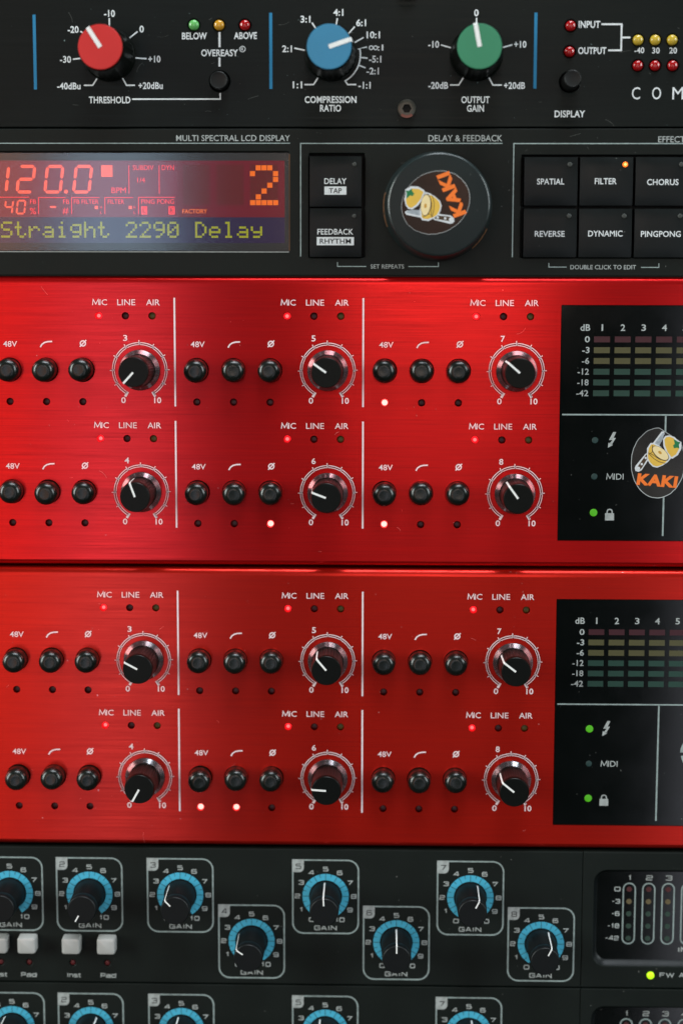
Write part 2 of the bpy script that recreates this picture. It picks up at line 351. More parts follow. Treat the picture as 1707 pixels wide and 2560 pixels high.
def scratches(parent, n, x0, x1, y0, y1, mat, seed, z=0.02, kind='surface_scratches'):
    """hairline scratches, specks and lint lying on a face"""
    rn = random.Random(seed); P = []
    for i in range(n):
        x, y = rn.uniform(x0, x1), rn.uniform(y0, y1); t = rn.random()
        if t < .45:
            r = rn.uniform(.06, .16); P.append([(x+r*rn.uniform(.6, 1.3)*math.cos(a), y+r*rn.uniform(.5, 1.2)*math.sin(a)) for a in (0, 1.3, 2.5, 3.8, 5.1)])
        else:
            a = rn.uniform(-.5, .5) if t < .7 else rn.uniform(0, 6.28); L = rn.choice((.7, 1.0, 1.6, 3.2)); k = rn.uniform(-.6, .6); pts = []
            for j in range(5): pts.append((x+j*L/4*math.cos(a+k*j/4), y+j*L/4*math.sin(a+k*j/4)))
            P += stroke(pts, rn.uniform(.05, .11))
    o = flat(kind, P, z, M[mat], parent); o['kind'] = 'stuff'; return o

# shared part meshes
def led_mesh(r, z0, z1, dome=0.35):
    return lathe_mesh([(r, z0), (r, z1-dome), (r*0.93, z1-dome*0.5), (r*0.7, z1-dome*0.15), (0, z1)], 16, None, 60)
_m = {}
def shared(key, fn, mat):
    if (key, mat) not in _m:
        me = fn(); me.materials.append(M[mat]); _m[(key, mat)] = me
    return _m[(key, mat)]
def led(parent, x, y, mat, r=1.0, z0=-2.6, z1=-0.7, dome=0.35, name='indicator_light', label=None):
    o = link(name, shared(('led', r, z0, z1, dome), lambda: led_mesh(r, z0, z1, dome), mat), None, parent, (x, y, 0))
    if label: o['label'] = label
    core = {'on_red': ('core_red', .52), 'on_red_hot': ('core_hot', .86), 'on_orange': ('core_orange', .5)}.get(mat)
    if core: link('glowing_core', shared(('core', r, core[1], z1), lambda: flat_mesh([circle(0, 0, r*core[1], 16)], z1+.04), core[0]), None, parent if parent.parent else o, (x, y, 0) if parent.parent else (0, 0, 0))
    return o

# ================================================================== 1: black compressor (top)
T = unit('rack_compressor', 'black brushed compressor at the top of the rack with red, blue and green capped knobs', 'compressor')
top1, bot1 = 10.6, -33.35
holes = [circle(x, y, 1.78, 24) for x, y in ((59.9, -3.95), (67.3, -4.0), (74.85, -4.0), (169.9, -4.35), (169.7, -11.72), (189.56, -8.42), (194.55, -8.42), (199.5, -8.42), (189.65, -15.72), (194.67, -15.72), (199.8, -15.72))]
holes += [circle(67.36, -20.1, 3.0, 28), circle(169.9, -20.4, 3.0, 28)]
plate('face_panel', [[(X0, bot1), (X1, bot1), (X1, top1), (X0, top1)]]+holes, -3.0, 0.0, M['black_face'], T, 0.25)
box('chassis', X0+4, bot1+0.6, -180, X1-4, top1-0.6, -3.3, M['chassis'], T)
# blue separators
for x, ya, yb in ((12.97, -0.9, -22.4), (82.43, -0.5, -22.3), (159.76, -0.6, -22.3)):
    flat('divider_line', [[(x-.45, yb), (x+.45, yb), (x+.45, ya), (x-.45, ya)]], 0.03, M['ink_blue'], T)
# indicator lamps: proud domes
for x, y, m in ((59.9, -3.95, 'led_green'), (67.3, -4.0, 'led_amber'), (74.85, -4.0, 'led_red'), (169.9, -4.35, 'led_red'), (169.7, -11.72, 'led_red'),
                (189.56, -8.42, 'led_yellow'), (194.55, -8.42, 'led_yellow'), (199.5, -8.42, 'led_yellow'), (189.65, -15.72, 'led_red'), (194.67, -15.72, 'led_red'), (199.8, -15.72, 'led_red')):
    led(T, x, y, m, 1.55, -2.5, 1.0, 1.3)
# knobs
def big_knob_mesh():
    return lathe_mesh([(7.7, 0.3), (7.75, 1.0), (7.5, 1.6), (7.35, 2.0), (6.75, 15.2), (6.62, 16.2), (6.3, 16.9), (0, 17.0)], 56, {3: .28, 4: .22}, 32)
for x, y, cap, ang, lab in ((35.0, -12.5, 'cap_red', -32.6, 'red capped threshold knob'), (100.07, -12.5, 'cap_blue', 71.4, 'blue capped compression ratio knob'), (142.57, -12.5, 'cap_green', -11, 'green capped output gain knob')):
    k = link('knob', shared('bigknob', big_knob_mesh, 'knob'), None, T, (x, y, 0), R(-ang)); k['label'] = lab
    cp = link('cap', shared('bigcap', lambda: lathe_mesh([(6.3, 16.6), (6.32, 17.15), (6.15, 17.4), (0, 17.45)], 56), cap), None, k)
    flat('pointer', [[(-.62, -.1), (.62, -.1), (.62, 6.05), (-.62, 6.05)]], 17.50, M['white'], k)
    V = [(-.6, 6.75, 15.0), (.6, 6.75, 15.0), (.6, 6.66, 16.2), (-.6, 6.66, 16.2), (.6, 6.34, 17.0), (-.6, 6.34, 17.0), (.6, 6.05, 17.5), (-.6, 6.05, 17.5)]
    link('pointer_tip', mesh('tip', [(a, b+.06, c) for a, b, c in V], [(0, 1, 2, 3), (3, 2, 4, 5), (5, 4, 6, 7)]), M['white'], k)
# printed scales
def ticks(name, lines, parent, mat, w=0.42, z=0.03):
    P = []
    for l in lines: P += stroke(l, w)
    return flat(name, P, z, M[mat], parent)
ticks('scale_marks', [[(35.1, -1.95), (35.07, -4.4)], [(26.5, -5.7), (28.2, -6.7)], [(40.5, -8.0), (43.35, -5.8)], [(42.0, -13.3), (45.9, -13.6)], [(24.2, -13.7), (27.2, -13.4)],
      [(27.3, -21.22), (29.9, -21.22), (31.2, -19.3)], [(38.55, -18.8), (39.9, -21.22), (42.4, -21.22)]], T, 'ink')
ticks('scale_marks', [[(94.5, -3.35), (95.6, -5.0)], [(101.9, -2.1), (101.55, -4.2)], [(107.0, -4.5), (105.1, -6.6)], [(109.6, -7.6), (106.3, -9.4)], [(110.6, -10.3), (108.15, -10.85)]+
      arc(8.62, 78.8, 151, 12, 100.07, -12.5)+[(104.95, -21.08), (107.5, -21.08)], [(108.7, -13.3), (110.8, -13.5)], [(108.1, -15.5), (110.2, -16.3)],
      [(92.3, -21.07), (94.96, -21.07), (96.4, -18.9)], [(89.3, -10.6), (92.7, -11.3)]], T, 'ink')
ticks('scale_marks', [[(142.5, -2.05), (142.5, -4.2)], [(132.15, -9.75), (135.6, -10.7)], [(149.9, -10.6), (153.0, -9.75)], [(134.9, -21.22), (137.5, -21.22), (139.0, -18.85)], [(146.3, -19.1), (147.5, -21.25), (150.1, -21.25)]], T, 'ink')
ticks('connecting_line', [[(41.5, -25.22), (67.5, -25.22), (67.5, -23.5)]], T, 'ink'); ticks('connecting_line', [[(67.4, -6.0), (67.4, -10.3)]], T, 'ink', .6); ticks('connecting_line', [[(67.35, -13.25), (67.35, -15.9)]], T, 'ink', .6)
ticks('connecting_line', [[(178.8, -3.94), (184.7, -3.94), (184.7, -11.36), (180.95, -11.36)], [(184.9, -7.72), (187.3, -7.72)]], T, 'ink', .5)
for s, x, y, wd in (('-10', 35.17, -.63, 3.2), ('-20', 24.42, -5.2, 3.2), ('0', 44.57, -5.1, 1.3), ('+10', 48.2, -13.7, 3.6), ('-30', 22.0, -13.76, 3.3), ('-40dBu', 22.87, -21.42, 6.9), ('+20dBu', 47.0, -21.33, 7.2),
      ('THRESHOLD', 34.86, -25.45, 12.3), ('BELOW', 60.04, -7.1, 7.3), ('ABOVE', 75.0, -7.02, 6.7), ('OVEREASY', 67.4, -11.95, 10.8), ('3:1', 92.6, -2.36, 2.9), ('4:1', 102.2, -.45, 2.9), ('6:1', 108.86, -3.4, 2.9),
      ('10:1', 112.43, -6.87, 3.9), ('-5:1', 113.0, -13.8, 3.6), ('-2:1', 112.3, -17.2, 3.6), ('-1:1', 109.9, -21.3, 3.6), ('1:1', 90.23, -21.17, 2.8), ('2:1', 87.2, -10.8, 2.9), (':1', 114.55, -10.5, 1.6),
      ('COMPRESSION', 99.95, -25.4, 15.2), ('RATIO', 99.95, -27.87, 6.2), ('0', 142.42, -.62, 1.3), ('-10', 130.05, -9.6, 3.2), ('+10', 155.3, -9.63, 3.6), ('-20dB', 131.5, -21.35, 5.8), ('+20dB', 153.8, -21.4, 6.2),
      ('OUTPUT', 142.45, -25.47, 8.3), ('GAIN', 142.45, -27.95, 5.0), ('INPUT', 175.32, -4.0, 6.3), ('OUTPUT', 176.3, -11.45, 8.2), ('DISPLAY', 170.1, -29.56, 8.9)):
    hh = 2.0 if s not in (':1',) else 1.75
    text(s, x, y, wd, hh, M['ink'], T, bold=0.022)
text('-40', 190.0, -11.38, 2.8, 1.7, M['ink'], T); text('30', 194.8, -11.43, 2.2, 1.7, M['ink'], T); text('20', 199.8, -11.43, 2.2, 1.7, M['ink'], T)
for s, x, wd in (('C', 189.3, 2.4), ('O', 195.3, 2.6), ('M', 201.5, 3.2)): text(s, x, -23.65, wd, 3.5, M['ink'], T, bold=0.0)
inf = []
for sgn in (-1, 1): inf += stroke(circle(112.45+sgn*.66, -10.55, .55, 12), .3, True)
flat('infinity_sign', inf, 0.03, M['ink'], T)
flat('registered_mark', stroke(circle(74.1, -10.85, .82, 18), .17, True), 0.03, M['ink'], T); text('R', 74.1, -10.85, .75, .95, M['ink'], T, bold=0)
# push buttons
for x, y, r, h in ((67.36, -20.1, 2.62, 3.2), (169.9, -20.4, 2.5, 8.6)):
    me = lathe_mesh([(r*1.02, -3), (r*1.0, h-.5), (r*.97, h-.15), (r*.9, h), (r*.82, h-.1), (0, h-.22)], 32)
    b = link('push_button', me, M['knob_matt'], T, (x, y, 0))
# screws
def screw_mesh():
    n = 36; V, F = [], []
    prof = [(2.75, 0), (2.75, .9), (2.55, 1.35), (2.1, 1.5), ('h', 1.5), ('h', -.4)]
    for r, z in prof:
        for i in range(n):
            a = 2*math.pi*i/n
            rr = r if r != 'h' else 1.38*math.cos(math.pi/6)/math.cos((a % (math.pi/3))-math.pi/6)
            V.append((rr*math.cos(a), rr*math.sin(a), z))
    for k in range(len(prof)-1):
        for i in range(n): j = (i+1) % n; F.append((k*n+i, k*n+j, k*n+n+j, k*n+n+i))
    F.append(tuple((len(prof)-1)*n+i for i in range(n)))
    return mesh('screw', V, F, 30)
sm = shared('screw', screw_mesh, 'screw')
for x, y in ((122.33, -28.1), (122.4, 5.5)):
    s = link('screw', sm, None, T, (x, y, 0))
    if y < 0:
        ring = [arc(2.72, a, a+12, 2)+arc(1.9, a+12, a, 2) for a in range(138, 222, 12)]
        flat('worn_rim', ring, 1.53, M['rust'], s)

# ================================================================== 2: digital delay
D = unit('digital_delay', 'black digital delay with red and yellow lcd, big dial and square keys, under the compressor', 'delay unit')
top2, bot2 = -33.75, -76.75
win = rrect(X0+8, -69.75, 87.75, -40.4, .5, 2); op1 = rrect(93.55, -71.5, 110.1, -40.9, .4, 2); op2 = rrect(156.15, -71.45, 206.4, -41.4, .4, 2)
plate('face_panel', [[(X0, bot2), (X1, bot2), (X1, top2), (X0, top2)], win, op1, op2], -3.2, 0.0, M['delay_face'], D, 0.22)
box('chassis', X0+4, bot2+.6, -200, X1-4, top2-.6, -4.2, M['chassis'], D)
# display
bez = plate('display_bezel', [rrect(X0+8.2, -69.6, 87.6, -40.55, .3, 2)], -3.9, -2.2, M['lcd_bezel'], D)
lcd = flat('lcd_screen', [[(X0+9, -67.1), (86.3, -67.1), (86.3, -42.9), (X0+9, -42.9)]], -2.1, M['lcd_red'], D)
flat('dark_field', [[(54.2, -59.5), (86.3, -59.5), (86.3, -42.9), (54.2, -42.9)]], -2.07, M['lcd_dark'], lcd)
flat('text_field', [[(X0+9, -67.1), (86.3, -67.1), (86.3, -59.5), (X0+9, -59.5)]], -2.05, M['lcd_blue'], lcd)
for x0, x1 in ((56.0, 64.05), (66.0, 74.15), (76.0, 84.3)):
    cells = []
    for i in range(5):
        for j in range(7):
            cw = (x1-x0)/5; ch = 12.0/7
            cells.append([(x0+i*cw+.06, -56+j*ch+.06), (x0+(i+1)*cw-.06, -56+j*ch+.06), (x0+(i+1)*cw-.06, -56+(j+1)*ch-.06), (x0+i*cw+.06, -56+(j+1)*ch-.06)])
    flat('matrix_cell_block', cells, -2.03, M['lcd_cell'], lcd)
ZD = -1.98
def seg7(which, x, y, wd, h, t, slant=.13):
    """hexagonal segments of one digit, lower left corner x, y"""
    hh = h/2; P = []; g = t*.12
    def hz(yy): return [(g, yy), (t/2+g, yy+t/2), (wd-t/2-g, yy+t/2), (wd-g, yy), (wd-t/2-g, yy-t/2), (t/2+g, yy-t/2)]
    def vt(xx, y0): return [(xx, y0+g), (xx+t/2, y0+t/2+g), (xx+t/2, y0+hh-t/2-g), (xx, y0+hh-g), (xx-t/2, y0+hh-t/2-g), (xx-t/2, y0+t/2+g)]
    D7 = {'a': hz(h), 'g': hz(hh), 'd': hz(0), 'f': vt(0, hh), 'b': vt(wd, hh), 'e': vt(0, 0), 'c': vt(wd, 0)}
    return [[(x+px+slant*py, y+py) for px, py in D7[c]] for c in which]
N7 = {'0': 'abcdef', '1': 'bc', '2': 'abged', '4': 'fgbc'}
flat('tempo_digit', seg7(N7['1'], -1.35, -52.1, 4.5, 7.5, .95), ZD, M['lcd_digit'], lcd)
flat('tempo_digit', seg7(N7['2'], 6.45, -52.1, 4.5, 7.5, .95), ZD, M['lcd_digit'], lcd)
flat('tempo_digit', seg7(N7['0'], 14.75, -52.1, 4.6, 7.5, .95), ZD, M['lcd_digit'], lcd)
flat('tempo_digit', seg7(N7['0'], 23.35, -52.1, 4.6, 7.5, .95), ZD, M['lcd_digit'], lcd)
flat('decimal_point', [circle(21.1, -52.0, .62, 12)], ZD, M['lcd_digit'], lcd)
flat('feedback_digit', seg7(N7['4'], 2.55, -58.45, 2.2, 3.8, .55), ZD, M['lcd_digit'], lcd)
flat('feedback_digit', seg7(N7['0'], 6.15, -58.45, 2.3, 3.8, .55), ZD, M['lcd_digit'], lcd)
flat('feedback_digit', [[(16.1, -56.5), (16.4, -56.2), (17.9, -56.2), (18.2, -56.5), (17.9, -56.8), (16.4, -56.8)]], ZD, M['lcd_digit'], lcd)
flat('beat_square', [[(31.7, -47.65), (35.1, -47.65), (35.1, -44.25), (31.7, -44.25)]], ZD, M['lcd_digit'], lcd)
L = []
for l in ([(40.0, -44.25), (39.95, -52.6)], [(49.0, -44.25), (48.95, -52.6)], [(1.5, -53.65), (10.1, -53.65)], [(12.8, -58.6), (12.85, -53.75), (21.0, -53.75)],
          [(22.7, -58.6), (22.75, -53.75), (31.1, -53.75)], [(32.65, -58.6), (32.7, -53.75), (41.1, -53.75)], [(42.7, -58.6), (42.73, -53.65), (53.65, -53.65)], [(-8, -53.65), (1.5, -53.65)]): L += stroke(l, .2)
flat('field_line', L, ZD, M['lcd_label'], lcd)
flat('filter_square', [[(x-.5, -57.15), (x+.5, -57.15), (x+.5, -56.15), (x-.5, -56.15)] for x in (30.1, 40.25)], ZD, M['lcd_digit'], lcd)
flat('channel_box', [[(x-.9, -58.7), (x+.9, -58.7), (x+.9, -56.3), (x-.9, -56.3)] for x in (44.4, 52.6)], ZD, M['lcd_label'], lcd)
for s, x, y, wd, h in (('BPM', 36.85, -51.6, 4.3, 1.65), ('SUBDIV', 44.25, -44.96, 6.2, 1.45), ('1/4', 43.6, -48.6, 2.3, 1.5), ('DYN', 51.6, -44.96, 3.6, 1.45), ('FB', 11.2, -54.95, 1.8, 1.3), ('%', 11.1, -57.7, 1.9, 1.9),
      ('FB', 21.1, -54.95, 1.8, 1.3), ('#', 20.85, -57.7, 1.8, 1.9), ('FB FILTER', 27.1, -54.95, 7.4, 1.3), ('FILTER', 36.0, -54.95, 4.9, 1.3), ('PING PONG', 48.45, -54.9, 9.8, 1.4), ('H', 31.5, -56.6, .55, .75), ('L', 31.5, -58.1, .5, .75),
      ('H', 41.5, -56.6, .55, .75), ('L', 41.5, -58.1, .5, .75)):
    text(s, x, y, wd, h, M['lcd_label'], lcd, ZD, 0.0)
text('FACTORY', 59.5, -57.75, 7.4, 1.3, M['lcd_orange'], lcd, ZD, 0.015)
for s, x in (('L', 44.4), ('R', 52.6)): text(s, x, -57.5, .9, 1.3, M['lcd_dark'], lcd, ZD+.02, 0.012)
# preset number 2 in big dots
rows2 = ['01110', '10001', '00001', '00010', '00100', '01000', '11111']; P = []
for j, r_ in enumerate(rows2):
    for i, c in enumerate(r_):
        if c == '1': cx, cy = 76.75+i*1.715, -45.0-j*1.70; P.append([(cx-.76, cy-.74), (cx+.76, cy-.74), (cx+.76, cy+.74), (cx-.76, cy+.74)])
flat('preset_digit', P, ZD, M['lcd_orange'], lcd)
F57 = {'S': ['01111', '10000', '10000', '01110', '00001', '00001', '11110'], 't': ['01000', '01000', '11100', '01000', '01000', '01001', '00110'], 'r': ['00000', '00000', '10110', '11001', '10000', '10000', '10000'],
 'a': ['00000', '00000', '01110', '00001', '01111', '10001', '01111'], 'i': ['00100', '00000', '01100', '00100', '00100', '00100', '01110'], 'g': ['00000', '01111', '10001', '10001', '01111', '00001', '01110'],
 'h': ['10000', '10000', '10110', '11001', '10001', '10001', '10001'], '2': ['01110', '10001', '00001', '00010', '00100', '01000', '11111'], '9': ['01110', '10001', '10001', '01111', '00001', '00010', '01100'],
 '0': ['01110', '10001', '10011', '10101', '11001', '10001', '01110'], 'D': ['11100', '10010', '10001', '10001', '10001', '10010', '11100'], 'e': ['00000', '00000', '01110', '10001', '11111', '10000', '01110'],
 'l': ['01100', '00100', '00100', '00100', '00100', '00100', '01110'], 'y': ['00000', '00000', '10001', '10001', '01111', '00001', '01110']}
for k, ch in enumerate('Straight 2290 Delay'):
    if ch == ' ': continue
    P = []; x0 = 39.1+(k-9)*4.155
    for j, r_ in enumerate(F57[ch]):
        for i, c in enumerate(r_):
            if c == '1': cx, cy = x0+i*.69, -61.15-j*.685; P.append([(cx-.325, cy-.32), (cx+.325, cy-.32), (cx+.325, cy+.32), (cx-.325, cy+.32)])
    flat('preset_letter', P, ZD, M['lcd_yellow'], lcd)
gl = link('display_glass', mesh('pane', [(X0+8.5, -69.4, -.7), (87.5, -69.4, -.7), (87.5, -40.75, -.7), (X0+8.5, -40.75, -.7)], [(0, 1, 2, 3)]), M['glass'], D)
ticks('window_edge', [[(X0+9, -69.78), (87.6, -69.78)]], D, 'edge_line', .22); ticks('window_edge', [[(87.78, -69.4), (87.82, -41.2)]], D, 'brown_wear', .3)
# printed lines and words
ticks('printed_line', [[(X0+6, -38.0), (88.05, -38.0)]], D, 'ink_dim', .26); ticks('printed_line', [[(91.12, -71.1), (91.14, -38.05), (150.55, -38.05)]], D, 'ink_dim', .3)
ticks('printed_line', [[(153.85, -71.2), (153.85, -38.1), (240, -38.1)]], D, 'ink_dim', .32)
for l in ([(102.05, -72.75), (102.05, -74.0), (110.6, -74.0)], [(123.1, -74.0), (132.0, -74.0), (132.0, -72.75)]): ticks('printed_line', [l], D, 'ink_dim', .26)
for l in ([(164.7, -72.9), (164.7, -74.1), (170.0, -74.1)], [(191.9, -74.15), (197.18, -74.15), (197.18, -73.0)]): ticks('printed_line', [l], D, 'ink_dim', .26)
for s, x, y, wd, h in (('MULTI SPECTRAL LCD DISPLAY', 71.2, -36.5, 33.6, 1.75), ('DELAY & FEEDBACK', 139.6, -36.55, 21.7, 1.85), ('EFFECT', 200.0, -36.9, 7.8, 1.8)): text(s, x, y, wd, h, M['ink_grey'], D, bold=0.006)
text('SET REPEATS', 116.85, -74.0, 9.9, 1.25, M['ink_grey'], D, bold=0.006); text('DOUBLE CLICK TO EDIT', 180.75, -74.1, 19.4, 1.3, M['ink_grey'], D, bold=0.008)
# keys: gently crowned caps
def key(x0, y0, x1, y1, h, crown=.55):
    nx, ny = 6, 9; V, F = [], []; e = .28
    for j in range(ny+1):
        v = j/ny; y = y0+(y1-y0)*v
        for i in range(nx+1):
            u = i/nx; x = x0+(x1-x0)*u
            z = h - crown*(2*v-1)**2*.8 - .06*(2*u-1)**2
            if j in (0, ny) or i in (0, nx): z -= e
            V.append((x, y, z))
    for j in range(ny):
        for i in range(nx): a = j*(nx+1)+i; F.append((a, a+1, a+nx+2, a+nx+1))
    rim = [i for i in range(nx+1)]+[j*(nx+1)+nx for j in range(1, ny+1)]+[ny*(nx+1)+i for i in range(nx-1, -1, -1)]+[j*(nx+1) for j in range(ny-1, 0, -1)]
    b = len(V); V += [(V[r][0], V[r][1], -4.0) for r in rim]
    for k in range(len(rim)): k2 = (k+1) % len(rim); F.append((rim[k], b+k, b+k2, rim[k2]))
    return link('key', mesh('key', V, F, 50), M['key'], D)
KH = 1.5
for (x0, x1, y0, y1, words, lx, ly) in ((93.85, 109.15, -56.45, -41.85, ('DELAY', 'TAP'), 107.05, -44.2), (93.85, 109.15, -71.2, -57.0, ('FEEDBACK', 'RHYTHM'), 107.05, -59.25)):
    k = key(x0, y0, x1, y1, KH); cx = 101.45; ty = y0+7.35
    text(words[0], cx, ty, 6.5 if words[0] == 'DELAY' else 10.6, 1.7, M['ink'], k, KH+.05)
    bw = 3.25 if words[1] == 'TAP' else 5.5
    flat('label_box', [[(cx-bw, ty-3.95), (cx+bw, ty-3.95), (cx+bw, ty-1.55), (cx-bw, ty-1.55)]], KH+.03, M['ink'], k)
    text(words[1], cx, ty-2.75, 3.7 if words[1] == 'TAP' else 9.2, 1.45, M['ink_black'], k, KH+.06)
    led(k, lx, ly, 'lens_off', .62, KH-1, KH+.0, .1)
for i, (x0, x1) in enumerate(((157.0, 172.6), (173.3, 188.8), (189.6, 205.2))):
    for j, (y0, y1) in enumerate(((-56.1, -42.1), (-71.2, -57.05))):
        k = key(x0, y0, x1, y1, KH); s, cx, cy, wd = (('SPATIAL', 164.7, -49.2, 8.0), ('REVERSE', 164.65, -64.4, 8.8), ('FILTER', 180.8, -49.1, 6.4), ('DYNAMIC', 181.0, -64.3, 10.1), ('CHORUS', 197.5, -49.35, 9.2), ('PINGPONG', 197.3, -64.4, 11.7))[i*2+j]
        text(s, cx, cy, wd, 1.75, M['ink'], k, KH+.05)
        on = s == 'FILTER'
        led(k, x1-2.35, y1-2.15, 'on_orange' if on else 'lens_off', .78 if on else .7, KH-1, KH+.05, .12, label='lit orange light on the filter key' if on else None)
# dial
dk = link('dial', lathe_mesh([(16.0, .2), (16.05, 1.2), (15.7, 1.8), (15.0, 12.3), (14.85, 13.1), (14.35, 13.75), (14.1, 13.82), (0, 13.85)], 96, None, 28), M['knob_big'], D, (131.6, -56.45, 0))
link('polished_rim', lathe_mesh([(14.86, 13.08), (14.80, 13.40), (14.52, 13.70), (14.30, 13.80)], 96, None, 60), M['dial_rim'], dk)
for a0, a1 in ((248, 285), (114, 140)):
    V, F = [], []
    for i in range(13):
        a = a0+(a1-a0)*i/12; V += [(*polar(16.15, a), .9), (*polar(15.72+random.uniform(-.1, 0.1), a), 2.4+random.uniform(-.5, .6))]
    for i in range(12): F.append((2*i, 2*i+2, 2*i+3, 2*i+1))
    link('worn_edge', mesh('wear', V, F), M['brown_wear'], dk)

# ================================================================== 3, 4: the two red preamplifiers
PITCH = 56.435; KY = -104.95
SEG = []
def ring_polys():
    P = []; ro, ri = 8.35, 7.55
    for k in range(10):
        a0, a1 = -150+30*k+1.3, -150+30*(k+1)-1.0
        P += stroke(arc(ro-.11, a0, a1, 7), .24); P += stroke(arc(ri+.09, a0, a1, 7), .2)
        P += stroke([polar(ri, a0), polar(ro, a0)], .2)
        P += stroke([polar(ri, a1), polar(ro+.62, a1)], .26)
    for a in (-150.5, 150): P += stroke([polar(ri-.05, a), polar(ro+.8, a)], .75)
    return P
def dark_tick_polys():
    P = []
    for k in range(1, 10): a = -150+30*k+.15; P += stroke([polar(7.5, a), polar(8.4, a)], .16)
    for k in range(10): a0, a1 = -150+30*k+2.2, -150+30*(k+1)-1.8; P += stroke(arc(7.95, a0, a1, 6), .14)
    return P
def red_knob_mesh():
    return lathe_mesh([(4.9, 1.9), (4.75, 2.1), (4.72, 3.4), (4.66, 11.8), (4.60, 12.6), (4.55, 12.95), (4.40, 13.75), (4.25, 13.9), (0, 13.9)], 80, {2: .24, 3: .22}, 32)
def skirt_mesh(): return lathe_mesh([(6.1, .15), (6.15, .6), (6.02, .9), (4.85, 1.85), (4.6, 2.5), (0, 2.6)], 56)
def push_mesh(): return lathe_mesh([(3.5, -2.8), (3.5, 3.3), (3.42, 4.2), (3.2, 4.9), (2.8, 5.45), (2.2, 5.8), (1.5, 6.0), (1.3, 5.97), (0, 6.0)], 40, None, 25)
def arrow_bolt(cx, cy, s):
    pts = [(.5, 1.05), (-.42, -.05), (-.02, -.05), (-.42, -.62), (-.72, -.48), (-.62, -1.15), (.0, -.85), (-.22, -.72), (.55, .32), (.12, .32), (.95, 1.05)]
    return [[(cx+x*s*.62, cy+y*s) for x, y in ([(.35, 1.05), (1.0, 1.05), (.45, .25), (-.25, -.05), (-.55, -.05)])], [(cx+x*s*.62, cy+y*s) for x, y in ([(.95, .25), (.15, -.62), (-.35, -.48), (.25, -.05), (-.25, -.05), (-.1, .25)])], [(cx+x*s*.62, cy+y*s) for x, y in ([(-.65, -.4), (.35, -.72), (-.75, -1.1)])]]

